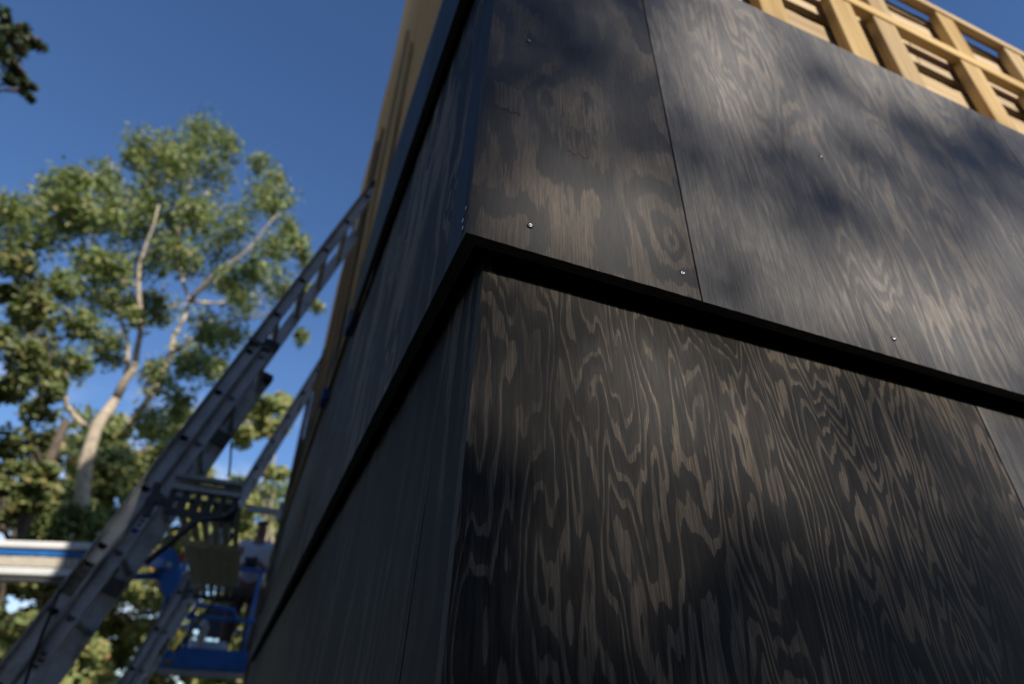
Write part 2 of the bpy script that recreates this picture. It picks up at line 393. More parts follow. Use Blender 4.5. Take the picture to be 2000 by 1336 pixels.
# screws: countersunk heads with a driver recess
def screw_mesh():
    m = MB(); n = 14; R = .0037
    prof = [(R, .0002), (R * .93, -.0007), (R * .62, -.0009), (R * .46, -.0003)]
    vs = []; fs = []
    for r, y in prof:
        for k in range(n): a = 2 * pi * k / n; vs.append((r * cos(a), y, r * sin(a)))
    for i in range(3):
        for k in range(n): fs.append((i * n + k, i * n + (k + 1) % n, (i + 1) * n + (k + 1) % n, (i + 1) * n + k))
    m.add(vs, fs, 0, True)
    m.add([(R * .46 * cos(2 * pi * k / n), -.0003, R * .46 * sin(2 * pi * k / n)) for k in range(n)], [tuple(range(n))], 1)
    # torn dark fibre dimple round the head
    m.add([((R * 1.35 + .0006 * rng.random()) * cos(2 * pi * k / n), -.00012, (R * 1.5 + .0008 * rng.random()) * sin(2 * pi * k / n)) for k in range(n)], [tuple(range(n))], 1)
    return m.mesh('screw', [screw_m, hole])
SM = screw_mesh()
def screw(pan, wx, wz):
    k_ = .82 if wz > 0 else 1.18
    """wx: along the wall, wz: height; placed in the panel's own frame"""
    inv = pan.matrix_local.inverted()
    P = Vector((wx, 0, wz)) if pan.matrix_local[0][0] > .5 else Vector((0, wx, wz))
    q = inv @ P
    o = link('screw', SM, pan, Matrix.Translation((q.x, -.0011, q.z)) @ Matrix.Rotation(rng.random() * 6, 4, 'Y') @ Matrix.Rotation(rng.uniform(-.12, .12), 4, 'X') @ Matrix.Scale(k_, 4))
for pn, lst in ((R2a, [(.0875, .497), (.0885, .046), (.332, .044), (.0885, .95), (.332, .95)]), (R2b, [(.385, .040), (.385, .50), (.956, .493), (.930, .041), (.983, .039)]),
                (R2c, [(1.605, .93)]),
                (R1a, [(.0905, -.4115), (.360, -.414), (.66, -.41), (.93, -.41)]), (R1b, [(.985, -.41)]),
                (L2a, [(.092, .055), (.088, .022)]), (L1a, [(.16, -.335)]), (L2b, [(.73, .04), (.13, .5)])):
    for x, z in lst: screw(pn, x, z)

# raised wavy veneer repairs on the front sheets
def veneer_patch(pan, px, py, wpx, hpx, mat):
    nrm = Vector((0, 1, -T2 if pan in (R2a, R2b) else -T1)); d = 0 if pan in (R2a, R2b) else .0392
    v = ray(px, py); t = (d - nrm.dot(CAM)) / nrm.dot(v); P = CAM + v * t
    q = pan.matrix_local.inverted() @ P
    w_ = wpx / FPX * t * 1.1; h_ = hpx / FPX * t * 1.35
    m = MB(); nx, nz = 44, 18; k = wpx / 9.0; s_ = rng.random() * 50
    for j in range(nz + 1):
        for i in range(nx + 1):
            u = i / nx; tt = j / nz
            ph = u * k * 2 * pi + 1.2 * mnoise.noise((u * 2 + s_, tt * 2, 0)) * 2
            top = .05 * h_ * sin(ph * .5 + s_) + .05 * h_ * mnoise.noise((u * 14 + s_, 0, 0)); bot = .05 * h_ * sin(ph * .5) + .05 * h_ * mnoise.noise((u * 14, s_, 0))
            z = (tt - .5) * h_ + top * tt + bot * (1 - tt)
            edge = min(1, min(tt, 1 - tt) * 7, min(u, 1 - u) * 9)
            y = -.0002 - .0009 * (.55 + .45 * sin(ph)) * (edge if j > 0 else .4)
            m.v.append(((u - .5) * w_ + .06 * w_ * mnoise.noise((s_, tt * 3, 1)), y, z))
    for j in range(nz):
        for i in range(nx):
            a = j * (nx + 1) + i; m.f.append([a, a + 1, a + nx + 2, a + nx + 1]); m.m.append(0); m.sm.append(True)
    # dark split under the lower lip
    lo = [Vector(m.v[i]) for i in range(nx + 1)]; hi = [Vector(m.v[nz * (nx + 1) + i]) for i in range(nx + 1)]
    for row, sg in ((lo, -1), (hi, 1)):
        b = len(m.v)
        for i, p in enumerate(row):
            tck = .0011 * abs(sin(i * .37 + s_)) + .0002
            m.v.append((p.x, -.00025, p.z)); m.v.append((p.x, -.00025, p.z + sg * tck))
        for i in range(nx): m.f.append([b + 2 * i, b + 2 * i + 1, b + 2 * i + 3, b + 2 * i + 2]); m.m.append(1); m.sm.append(False)
    o = m.build('veneer_patch', [mat, hole], pan); o.location = (q.x, 0, q.z)
patch_m = plywood('veneer_patch_purple', 4, (.082, .070, .063), (.112, .094, .079), 3.1, 20, 1.2, .45, .3)
patch_n = plywood('veneer_patch_brown', 5, (.020, .0185, .018), (.105, .083, .065), 5.1, 40, 1.2, .5, .1)
veneer_patch(R2a, 992, 190, 50, 60, patch_m); veneer_patch(R2a, 1130, 278, 46, 56, patch_m)
veneer_patch(R1a, 1050, 798, 86, 108, patch_n); veneer_patch(R1a, 1325, 940, 58, 108, patch_m)
veneer_patch(R1a, 1675, 935, 50, 100, patch_m); veneer_patch(R1a, 1188, 1118, 66, 130, patch_n)

# wall body behind the cladding
def wpart(name, mat, *b, bevel=0): return MB().box(*b).build(name, mat, house, bevel)
wpart('gap_shade_sheet', gap_black, .075, 4.6, .075, .080, GZ, 1.05)  # black sheet added behind the lap so the shadow band stays dark
wpart('gap_shade_sheet', gap_black, .075, .080, .081, 6.0, GZ, 1.0)
wpart('sheathing_sheet', sheath_grey, .13, 4.6, .150, .160, 1.05, 1.93)
# stepped sheathing of the side wall, each sheet lapping the one above
xs_ = [(-2.2, .9, .081), (1.0, 1.9, .058), (1.9, 4.45, .066), (4.45, 6.2, .100), (6.2, 8.05, .135), (8.05, 10.9, .160), (10.9, 13.4, .195)]
for z0, z1, x in xs_:
    ys = [.2, 1.42, 2.64, 3.86, 5.08, 6.30]
    for a, b in zip(ys, ys[1:]):
        wpart('sheathing_sheet', sheath if (z0 > 1.5) else sheath_grey, x, x + .012, a + .002, b - .002, z0 - .02, z1)
wpart('side_wall_core', sheath_grey, .215, .33, .20, 6.28, GZ, 13.4)
wpart('rear_wall', sheath_grey, .331, 4.6, 6.1, 6.25, GZ, 6.0)
# bare boards past the end of the black sheets
wpart('corner_board', sheath_grey, .018, .05, 5.36, 5.44, .0, 1.9); wpart('corner_board', sheath_grey, .012, .055, 6.16, 6.30, -2.2, 3.0)
for z in (.05, .32, .6, .86, 1.12): wpart('furring_strip', sheath_grey, .024, .048, 5.45, 6.155, z, z + .1)
for y, zt in ((1.93, 3.3), (2.5, 4.3), (3.1, 3.8), (3.7, 4.3), (4.3, 3.5), (4.9, 4.3), (5.5, 3.0)):
    wpart('furring_strip', wood_z if y < 3 else sheath_grey, .040, .0575, y, y + .065, 1.02, min(zt, 4.4))
wpart('ledger_strip', wood_y, .012, .036, 1.83, 5.34, 1.0775, 1.118)
wpart('vent_slot', hole, .050, .0565, 2.02, 2.10, 2.2, 2.75)
wpart('foam_block', blueshim, -.004, .036, 1.815, 1.90, .985, 1.076); wpart('foam_block', blueshim, -.008, .030, 2.62, 2.75, 1.02, 1.0765)

# bare framing above the front sheets
def fr(name, mat, *b): return MB().box(*b).build(name, mat, house, .0025)
for a, b in ((.14, .235), (.45, .545), (.775, .868), (1.092, 1.188), (1.282, 1.376), (1.672, 1.766), (1.99, 2.085), (2.30, 2.395), (2.6, 2.69), (3.2, 3.29), (3.8, 3.89)):
    fr('stud', wood_z, a, b, .056, .088, .95, 1.448)
for a, b in ((.30, .39), (.70, .79), (.99, 1.08), (1.30, 1.392), (1.695, 1.785), (2.055, 2.145), (2.42, 2.51), (2.9, 2.99), (3.5, 3.59)):
    fr('stud', wood_z, a, b, .057, .088, 1.496, 1.754)
fr('plate', wood_x, .06, 4.4, .052, .081, 1.449, 1.495)
fr('plate', wood_x, .06, 4.4, .052, .076, 1.755, 1.790)
fr('plate', board_w, .06, 4.4, .0765, .094, 1.792, 1.812)
for z0, z1 in ((1.08, 1.316), (1.380, 1.53), (1.536, 1.688), (1.728, 1.764)):
    x = .13
    for k in range(3):
        x2 = x + 1.15 + .5 * rng.random(); m = MB(); n = 40; vs = []
        for y in (.0985, .118):
            for i in range(n + 1): vs.append((x + (x2 - x - .005) * i / n, y, z0 + .006 * mnoise.noise((i * .35 + k * 9, z0 * 9, 0))))
            for i in range(n + 1): vs.append((x + (x2 - x - .005) * i / n, y, z1 + .010 * mnoise.noise((i * .3 + k * 7, z1 * 9, 5)) + .006 * mnoise.noise((i * .9, z1 * 9, 8))))
        q = n + 1; fs = []
        for i in range(n): fs += [(i, i + 1, q + i + 1, q + i), (2 * q + i + 1, 2 * q + i, 3 * q + i, 3 * q + i + 1), (q + i, q + i + 1, 3 * q + i + 1, 3 * q + i), (i + 1, i, 2 * q + i, 2 * q + i + 1)]
        fs += [(0, q, 3 * q, 2 * q), (n, 2 * q + n, 3 * q + n, q + n)]
        m.add(vs, fs); m.build('backing_board', board_w, house); x = x2
for x in (.44, .86, 1.285, 1.70, 2.10, 2.5, 2.9, 3.4): fr('rear_stud', wood_z, x, x + .04, .163, .25, 1.0, 1.98)

# ---------------------------------------------------------------- ladders
def ladder(name, label, P, th, W_, ubase, ufly, nlow, top_base, dv, mats, detail=True):
    """extension ladder: P = first rung hole on the near fly rail, leaning by th toward the wall"""
    root = thing(name, label, 'ladder', P)
    M = Matrix(((sin(th), 0, -cos(th), 0), (0, 1, 0, 0), (cos(th), 0, sin(th), 0), (0, 0, 0, 1)))   # local x = up the rail, y = across, z = away from wall
    def rail(y, u0, u1, v, sgn):
        m = MB(); D = .074 / 2
        m.box(u0, u1, y - .002, y + .002, v - D, v + D)
        for e in (-1, 1):
            z0 = v + e * D; m.box(u0, u1, min(y, y + sgn * .028), max(y, y + sgn * .028), min(z0, z0 - e * .005), max(z0, z0 - e * .005))
        o = m.build('rail', mats, root); o.matrix_local = M; return o
    fly = [rail(0, ufly[0], ufly[1], 0, -1), rail(W_, ufly[0], ufly[1], 0, 1)]
    bas = [rail(-.006, ubase[0], top_base, dv, -1), rail(W_ + .006, ubase[0], top_base, dv, 1)]
    rm = MB(); n = 14
    vs = []
    for y in (-.006, W_ + .006):
        for k in range(n):
            a = 2 * pi * k / n; x = .018 * cos(a); z = .0215 * sin(a)
            if x > .010: x = .010
            vs.append((x, y, z))
    rm.add(vs, [(k, (k + 1) % n, n + (k + 1) % n, n + k) for k in range(n)], 0, False)
    for yo, sl_ in ((-.0035, slice(0, n)), (W_ + .0035, slice(n, 2 * n))):
        rm.add([(v_[0] * .97, yo - (.0045 if yo < 0 else -.0045), v_[2] * .97) for v_ in vs[sl_]], [tuple(range(n))], 1)
    rme = rm.mesh('rung', [mats, hole])
    for i in range(nlow, 40):
        u = i * .3048
        if ufly[0] < u < ufly[1] - .03: link('rung', rme, root, M @ Matrix.Translation((u, 0, 0)))
        if ubase[0] < u < top_base - .03: link('rung', rme, root, M @ Matrix.Translation((u + .0, 0, dv)))
    for y0_, y1_ in ((-.034, -.0025), (W_ + .0025, W_ + .034)):
        m = MB(); m.box(top_base - .01, top_base + .012, y0_, y1_, dv - .04, .041); b = m.build('guide_bracket', alu_dark, root); b.matrix_local = M
    for y in (0, W_):
        m = MB(); m.box(top_base + .013, top_base + .055, y - .036, y + .036, dv - .041, dv + .034); b = m.build('end_cap', black, root); b.matrix_local = M
        m = MB(); m.box(ufly[1] - .001, ufly[1] + .03, y - .03, y + .03, -.040, .040); b = m.build('end_cap', black, root, ); b.matrix_local = M
        m = MB(); m.box(ubase[0] - .05, ubase[0] + .001, y - .04, y + .04, dv - .05, dv + .05); b = m.build('foot', rubber, root); b.matrix_local = M
    for i in (1, 4):
        for y0_, y1_ in ((.003, .05), (W_ - .05, W_ - .003)):
            m = MB(); m.box(i * .3048 - .13, i * .3048 - .05, y0_, y1_, dv - .036, .03); b = m.build('rung_lock', alu_dark, root); b.matrix_local = M
    return root, M
lad, LM = ladder('extension_ladder', 'near grey aluminium extension ladder leaning on the side wall, blue-ended sticker on its rail', (-.9084, 2.9172, -.0868), .3105, .42,
                 (-2.18, 0), (-1.75, 3.17), -7, 1.585, -.079, alu)
def sticker(root, M, u0, u1, v0, v1, y, parts):
    for (a, b, c, d, mat, nm) in parts:
        m = MB(); m.box(u0 + (u1 - u0) * a, u0 + (u1 - u0) * b, y - (.0008 if mat is sticker_w or mat is sticker_t else .0016), y, v0 + (v1 - v0) * c, v0 + (v1 - v0) * d)
        o = m.build(nm, mat, root); o.matrix_local = M
# sticker with blue arrow ends
sticker(lad, LM, .40, .60, -.079 - .022, -.079 + .022, -.0083, [(0, 1, 0, 1, sticker_w, 'sticker'), (.02, .14, .15, .85, sticker_b, 'sticker_mark'), (.86, .98, .15, .85, sticker_b, 'sticker_mark'),
        (.2, .27, .3, .7, alu_dark, 'sticker_mark'), (.31, .38, .25, .7, alu_dark, 'sticker_mark'), (.42, .50, .3, .75, alu_dark, 'sticker_mark'), (.54, .60, .25, .7, alu_dark, 'sticker_mark'), (.64, .71, .3, .7, alu_dark, 'sticker_mark'), (.74, .80, .3, .75, alu_dark, 'sticker_mark')])
sticker(lad, LM, .07, .225, -.030, .030, -.0023, [(0, 1, 0, 1, sticker_t, 'warning_sticker'), (.88, .97, .3, .8, sticker_w, 'sticker_mark'), (.42, .56, .1, .95, alu_dark, 'sticker_mark'), (.2, .36, .5, .7, alu_dark, 'sticker_mark'), (.62, .8, .3, .6, alu_dark, 'sticker_mark')])
sticker(lad, LM, -.33, -.14, -.079 - .02, -.079 + .02, -.0083, [(.0, .55, 0, 1, sticker_w, 'sticker'), (.62, .7, .2, .8, alu_dark, 'sticker_mark'), (.76, .84, .1, .8, alu_dark, 'sticker_mark'), (.88, .97, .3, .9, alu_dark, 'sticker_mark')])
for i in (0, 1, 2, 3, 4):   # fly ladder pull rope
    pass
m = MB(); pr = [at(118, 1150, 2.86), at(100, 1195, 2.86), at(82, 1240, 2.86), at(60, 1300, 2.86), at(35, 1380, 2.85)]
m.tube(pr + [Vector((pr[-1].x - .1, 2.85, GZ + .4))], .007, 6); 
o = m.build('pull_rope', black, lad); o.matrix_parent_inverse = Matrix.Translation((.9084, -2.9172, .0868))
m = MB(); m.tube([at(452, 862, 3.05), at(450, 900, 3.05), at(447, 930, 3.05)], .006, 6); o = m.build('pull_rope', black, lad); o.matrix_parent_inverse = Matrix.Translation((.9084, -2.9172, .0868))

lad2, LM2 = ladder('extension_ladder', 'farther grey aluminium ladder near the rear of the side wall, behind the scaffold planks', (-.836, 5.743, -.072), .288, .40,
                   (-2.25, 0), (-1.6, 3.22), -7, 1.25, -.070, alu)
m = MB(); m.bar((.60, .0, 0), (.60, .40, 0), .03, .03)
P2 = Vector((-.836, 5.743, -.072))
m = MB(); m.box(-.30, .00, 5.69, 5.725, 1.25, 1.31); m.box(-.035, .005, 5.66, 5.75, 1.20, 1.37)
o = m.build('stand_off_arm', alu, lad2); o.matrix_parent_inverse = Matrix.Translation(-P2)

# ---------------------------------------------------------------- ladder jacks and stage
def jack(name, label, x0, x1, y, z0, z1, lx, lz):
    root = thing(name, label, 'ladder jack', ((x0 + x1) / 2, y, z0), 'ladder jacks carrying the scaffold planks')
    inv = Matrix.Translation(-Vector(((x0 + x1) / 2, y, z0)))
    def pt(nm, mb, mat):
        o = mb.build(nm, mat, root); o.matrix_parent_inverse = inv; return o
    h = z1 - z0; W_ = x1 - x0
    m = MB(); m.box(x0, x1, y - .012, y + .05, z1 - .018, z1); m.box(x0, x1, y + .052, y + .06, z1 - .055, z1 - .0185); m.box(x0, x1, y - .014, y + .05, z1 - .078, z1 - .056)
    pt('top_channel', m, alu)
    m = MB(); n = 5; bw = .026
    for k in range(n + 1):
        x = x0 + (W_ - bw) * k / n + .01 * (1 - 0) * 0; m.hexa([(x, y, z0), (x + bw, y, z0), (x + bw, y + .03, z0), (x, y + .03, z0), (x, y, z1 - .079), (x + bw, y, z1 - .079), (x + bw, y + .03, z1 - .079), (x, y + .03, z1 - .079)])
    m.box(x0 - .002, x1 + .002, y + .001, y + .029, z0 + h * .30, z0 + h * .30 + .016); m.box(x0 - .002, x1 + .002, y - .002, y + .032, z0 - .02, z0 + .012)
    pt('slotted_frame', m, alu_dark)
    m = MB(); m.tube([(x1 - .005, y - .02, z0 + .06), (x1 - .015, y - .02, z0 + .02), (x1 - .05, y - .02, z0 - .01), (x1 - .11, y - .02, z0 - .025), (x1 - .16, y - .02, z0 - .04), (lx, y - .02, lz)], .014, 8)
    pt('brace', m, alu_dark)
    m = MB(); m.box(x0 - .09, x0 - .003, y - .005, y + .03, z0 + .02, z0 + .05); m.box(x0 - .08, x0 - .05, y - .008, y + .035, z0 - .04, z0 + .12); pt('rung_hook', m, alu_dark)
    return root
jack('ladder_jack', 'slotted metal ladder jack hooked to the near ladder under a double top bar', -.598, -.285, 2.80, .375, .555, -.60, .12)
jack('ladder_jack', 'slotted ladder jack on the far ladder below the far end of the planks', -.545, -.215, 5.60, .475, .655, -.56, .05)
stage = thing('scaffold_plank', 'wooden plank stage lying across the two ladder jacks, seen from underneath', 'scaffold plank', (-.37, 4.3, .40))
si = Matrix.Translation((.37, -4.3, -.40))
for k in range(6):
    x = -.56 + .27 * k / 5
    m = MB(); m.hexa([(x, 2.86, .415), (x + .024, 2.86, .415), (x + .024 + .03, 5.95, .50), (x + .03, 5.95, .50), (x, 2.86, .45), (x + .024, 2.86, .45), (x + .054, 5.95, .535), (x + .03, 5.95, .535)])
    o = m.build('slat', plank_m, stage); o.matrix_parent_inverse = si
for k in range(5):
    x = -.535 + .062 * k
    m = MB(); m.hexa([(x, 3.55, .385), (x + .060, 3.55, .385), (x + .070, 4.75, .418), (x + .010, 4.75, .418), (x, 3.55, .41), (x + .060, 3.55, .41), (x + .070, 4.75, .443), (x + .010, 4.75, .443)])
    o = m.build('board', plank_m, stage); o.matrix_parent_inverse = si
m = MB(); m.box(-.56, -.21, 3.50, 3.548, .385, .414); o = m.build('cleat', plank_m, stage); o.matrix_parent_inverse = si

# ---------------------------------------------------------------- boom lift
lift = thing('boom_lift', 'blue and white boom lift reaching in from the left, basket at the wall end', 'boom lift', (-9, 7.2, GZ))
li = Matrix.Translation((9, -7.2, -GZ))
def lp(nm, m, mat, bevel=0):
    o = m.build(nm, mat, lift, bevel); o.matrix_parent_inverse = li; return o
BD = Vector((-.938, .347, 0)); BO = Vector((-1.22, 6.52, 0)); BN = Vector((.347, .938, 0))
def along(m, u0, u1, v0, v1, z0, z1):
    P = [BO + BD * u + BN * v for u, v in ((u0, v0), (u0, v1), (u1, v1), (u1, v0))]
    return m.hexa([(p.x, p.y, z0) for p in P] + [(p.x, p.y, z1) for p in P])
lp('boom_tube', along(MB(), .12, 7.6, -.07, .09, .945, 1.012), white, .012)
lp('boom_tube', along(MB(), -.1, 7.4, -.04, .07, .885, .938), blue, .01)
lp('lower_boom_tube', along(MB(), .3, 7.6, -.07, .09, .70, .772), white, .012)
m = MB(); u = .3
while u < 7.4: along(m, u, u + .046, -.055, .05, .785, .866 + .006 * rng.random()); u += .052
lp('cable_carrier', m, beige)
lp('boom_underside_rail', along(MB(), .3, 7.6, -.04, .06, .655, .694), alu_dark)
m = MB(); m.bar((-1.2, 6.55, .90), (-.95, 7.02, .98), .10, .09); m.bar((-1.45, 6.7, .74), (-.98, 7.02, .86), .06, .06); lp('boom_nose', m, blue)
# knuckle: two side plates with a pivot
m = MB()
for y in (6.92, 7.12):
    pts = [(-1.06, .98), (-1.02, 1.10), (-.94, 1.13), (-.86, 1.05), (-.80, .92), (-.78, .74), (-.84, .66), (-.92, .70), (-.98, .84)]
    vs = [(a, y, b) for a, b in pts] + [(a, y + .03, b) for a, b in pts]; n = len(pts)
    m.add(vs, [tuple(range(n)), tuple(range(2 * n - 1, n - 1, -1))] + [(k, n + k, n + (k + 1) % n, (k + 1) % n) for k in range(n)])
m.box(-1.0, -.84, 6.951, 7.119, .80, 1.02)
lp('knuckle', m, blue); m = MB(); m.tube([(-.93, 6.90, .95), (-.93, 7.17, .95)], .035, 12); lp('pivot_pin', m, alu)
lp('warning_light', MB().box(-.86, -.80, 6.93, 6.99, 1.0, 1.09), red)
m = MB(); m.bar((-.84, 7.05, .74), (-.90, 7.55, .22), .09, .10); lp('jib_link', m, blue)
# basket
bx0, bx1, by0, by1, bz = -.86, .95, 7.75, 8.65, .10
basket = MB(); basket.box(bx0, bx1, by0, by1, bz, bz + .03)
lp('basket_floor', basket, blue)
lp('toe_board', MB().box(bx0 + .16, bx1, by0 - .02, by0 - .001, bz + .02, bz + .21), blue)
lp('toe_board', MB().box(bx0, bx0 + .15, by0 - .02, by0 - .001, bz + .08, bz + .16), blue)
for z in (.62, 1.17):
    for a, b in (((bx0, by0), (bx1, by0)), ((bx1, by0), (bx1, by1)), ((bx1, by1), (bx0, by1)), ((bx0, by1), (bx0, by0))):
        m = MB(); m.tube([(a[0], a[1], z), (b[0], b[1], z)], .02, 8); lp('rail', m, blue)
for x, y in ((bx0, by0), (bx0, by1), (bx1, by0), (bx1, by1), (-.02, by0), (-.02, by1), (-.62, by0)):
    m = MB(); m.tube([(x, y, bz + .03), (x, y, 1.17)], .02, 8); lp('post', m, blue)
m = MB(); m.tube([(-.66, by0, .62), (-.6, by0 - .04, .72), (-.42, by0 - .05, .73), (-.22, by0 - .04, .71), (-.16, by0, .60)], .024, 8); lp('hoop', m, blue)
lp('control_box', MB().box(-.55, -.30, 8.30, 8.5, .50, .80), alu_dark, .02)
lp('tool_tray', MB().box(-.60, -.20, 8.0, 8.2, .131, .42), white, .02)
m = MB(); m.tube([(-.5, 7.9, .14), (-.47, 7.92, .55), (-.52, 7.95, .62)], .035, 8); lp('hose', m, beige)
# turret and chassis further out of view
lp('turret', MB().box(-9.9, -8.3, 8.6, 9.9, GZ + .75, 1.15), blue, .05)
lp('chassis', MB().box(-10.4, -7.8, 8.5, 10.0, GZ + .35, GZ + .74), alu_dark, .05)
for x in (-9.9, -8.3):
    for y in (8.4, 10.1):
        m = MB(); m.tube([(x, y - .15, GZ + .42), (x, y + .15, GZ + .42)], .42, 20); lp('wheel', m, rubber)

# ---------------------------------------------------------------- worker in the basket
def skinned(name, joints, edges, root, mats, parent, sub=2):
    me = bpy.data.meshes.new(name); me.from_pydata([j[0] for j in joints], edges, [])
    me.materials.append(mats); o = bpy.data.objects.new(name, me); C.objects.link(o); o.parent = parent
    sk = o.modifiers.new('skin', 'SKIN'); sk.use_smooth_shade = True
    lay = me.skin_vertices[0] if me.skin_vertices else None
    if lay is None:
        bm = bmesh.new(); bm.from_mesh(me); bm.verts.layers.skin.verify(); bm.to_mesh(me); bm.free(); lay = me.skin_vertices[0]
    for i, j in enumerate(joints):
        r = j[1]; lay.data[i].radius = (r, r) if not hasattr(r, '__len__') else r
        lay.data[i].use_root = (i == root)
    sb = o.modifiers.new('sub', 'SUBSURF'); sb.levels = sub; sb.render_levels = sub
    return o
man = thing('person', 'worker in grey t-shirt and brown trousers standing in the blue lift basket', 'person', (-.115, 8.2, .132))
man.rotation_euler = (0, 0, radians(-8))
# local: x right, y away from the camera (he faces -y), z up
J = [((0, 0, .93), (.15, .11)), ((0, -.01, 1.10), (.145, .105)), ((0, -.01, 1.28), (.165, .11)), ((0, .0, 1.42), (.13, .085)), ((0, 0, 1.50), .058), ((0, -.02, 1.56), .062), ((0, -.03, 1.64), (.077, .092)), ((0, -.02, 1.72), (.072, .085)),
     ((.19, 0, 1.41), .058), ((.26, .01, 1.16), .044), ((.13, -.20, 1.14), .035), ((.06, -.27, 1.17), .028),
     ((-.19, 0, 1.41), .058), ((-.26, .01, 1.16), .044), ((-.13, -.20, 1.12), .035), ((-.05, -.27, 1.14), .028),
     ((.10, 0, .86), .095), ((.12, -.03, .48), .062), ((.13, .02, .09), .042), ((.14, -.12, .035), .036),
     ((-.10, 0, .86), .095), ((-.12, -.01, .48), .062), ((-.14, .03, .09), .042), ((-.16, -.11, .035), .036),
     ((0, -.125, 1.64), .012)]
Ed = [(0, 1), (1, 2), (2, 3), (3, 4), (4, 5), (5, 6), (6, 7), (3, 8), (8, 9), (9, 10), (10, 11), (3, 12), (12, 13), (13, 14), (14, 15), (0, 16), (16, 17), (17, 18), (18, 19), (0, 20), (20, 21), (21, 22), (22, 23), (6, 24)]
skinned('body', J, Ed, 0, skin, man)
S_ = [((0, 0, .90), (.175, .13)), ((0, -.01, 1.10), (.172, .128)), ((0, -.01, 1.28), (.188, .13)), ((0, .0, 1.42), (.15, .10)), ((0, 0, 1.475), .075),
      ((.19, 0, 1.415), .078), ((.245, .01, 1.22), .066), ((-.19, 0, 1.415), .078), ((-.245, .01, 1.22), .066)]
skinned('t_shirt', S_, [(0, 1), (1, 2), (2, 3), (3, 4), (3, 5), (5, 6), (3, 7), (7, 8)], 0, shirt, man)
T_ = [((0, 0, .93), (.16, .125)), ((.10, 0, .84), .112), ((.12, -.03, .48), .082), ((.13, .02, .10), .068), ((-.10, 0, .84), .112), ((-.12, -.01, .48), .082), ((-.14, .03, .10), .068)]
skinned('trousers', T_, [(0, 1), (1, 2), (2, 3), (0, 4), (4, 5), (5, 6)], 0, jeans, man)
H_ = [((0, .02, 1.70), (.085, .082)), ((0, .0, 1.755), (.078, .082))]
skinned('hair', H_, [(0, 1)], 0, hairm, man)
m = MB(); m.box(-.068, .068, -.128, -.112, 1.655, 1.685); m.box(-.079, -.068, -.118, -.02, 1.665, 1.675); m.box(.068, .079, -.118, -.02, 1.665, 1.675); m.build('sunglasses', black, man, .004)
for sx_, bx_ in ((1, .06), (-1, -.05)):
    for k in range(5):
        x = bx_ + sx_ * (-.018 + .0) ; z = 1.17 - .018 * (k - 1) - (.02 if sx_ < 0 else 0)
        ln = (.05, .07, .078, .072, .055)[k]
        if k == 0: pts = [(bx_, -.27, z + .01), (bx_ - sx_ * .02, -.30, z + .035), (bx_ - sx_ * .045, -.315, z + .04)]
        else: pts = [(bx_, -.285, z), (bx_ - sx_ * ln * .5, -.325, z), (bx_ - sx_ * ln * .9, -.315, z - .004)]
        if k == 0: m = MB()
        m.tube(pts, [.011, .010, .007], 6)
    m.build('hand', skin, man)
for s_ in (1, -1):
    m = MB(); m.tube([(s_ * .14, .07, .05), (s_ * .145, 0, .055), (s_ * .15, -.10, .04), (s_ * .155, -.17, .032)], [.045, .055, .048, .03], 10); m.build('boot', shoe, man)
m = MB(); m.box(-.075, .075, -.365, -.290, 1.06, 1.20); m.tube([(0, -.366, 1.13), (0, -.43, 1.13)], .035, 12)
o = m.build('cordless_tool', black, None); o.matrix_world = man.matrix_world if False else (Matrix.Translation(man.location) @ Matrix.Rotation(radians(-8), 4, 'Z'))
tag(o, "small black tool held at chest height in the worker's two hands", 'tool')

# ---------------------------------------------------------------- trees
def leaf_cloud(m, c, r, n, size, squash=(1, 1, 1), r_=None, keep=None):
    R2 = r_ or rng
    for _ in range(n):
        while True:
            p = Vector((R2.uniform(-1, 1), R2.uniform(-1, 1), R2.uniform(-1, 1)))
            if p.length < 1: break
        p = p * (.45 + .55 * p.length)
        q = Vector(c) + Vector((p.x * squash[0], p.y * squash[1], p.z * squash[2])) * r
        if keep and not keep(q): continue
        leaf(m, q, size * R2.uniform(.6, 1.35), R2)
def leaf(m, q, s, R2):
    d = Vector((R2.gauss(0, 1), R2.gauss(0, 1), R2.gauss(-.25, .7))).normalized()
    nrm = Vector((R2.gauss(.35, .6), R2.gauss(-1.35, .6), R2.gauss(.9, .55)))
    sd = d.cross(nrm)
    if sd.length < .05: sd = d.orthogonal()
    sd.normalize(); up = sd.cross(d) * .12
    b = len(m.v)
    m.v += [tuple(q - d * s * .5), tuple(q + sd * s * .36 + up * s + d * s * .05), tuple(q + d * s * .55), tuple(q - sd * s * .36 + up * s + d * s * .05)]
    m.f += [[b, b + 1, b + 2], [b, b + 2, b + 3]]; m.m += [0, 0]; m.sm += [False, False]
def limb(m, a, b, ra, rb, k=4, wob=.12, n=7):
    a = Vector(a); b = Vector(b); pts = []; Ln = (b - a).length
    for i in range(k + 1):
        t = i / k; o = Vector((rng.uniform(-1, 1), rng.uniform(-1, 1), rng.uniform(-.5, .5))) * Ln * wob * (0 if i in (0, k) else 1) * .5
        pts.append(a.lerp(b, t) + o)
    m.tube(pts, [ra + (rb - ra) * i / k for i in range(k + 1)], n, jit=.12)
    return pts

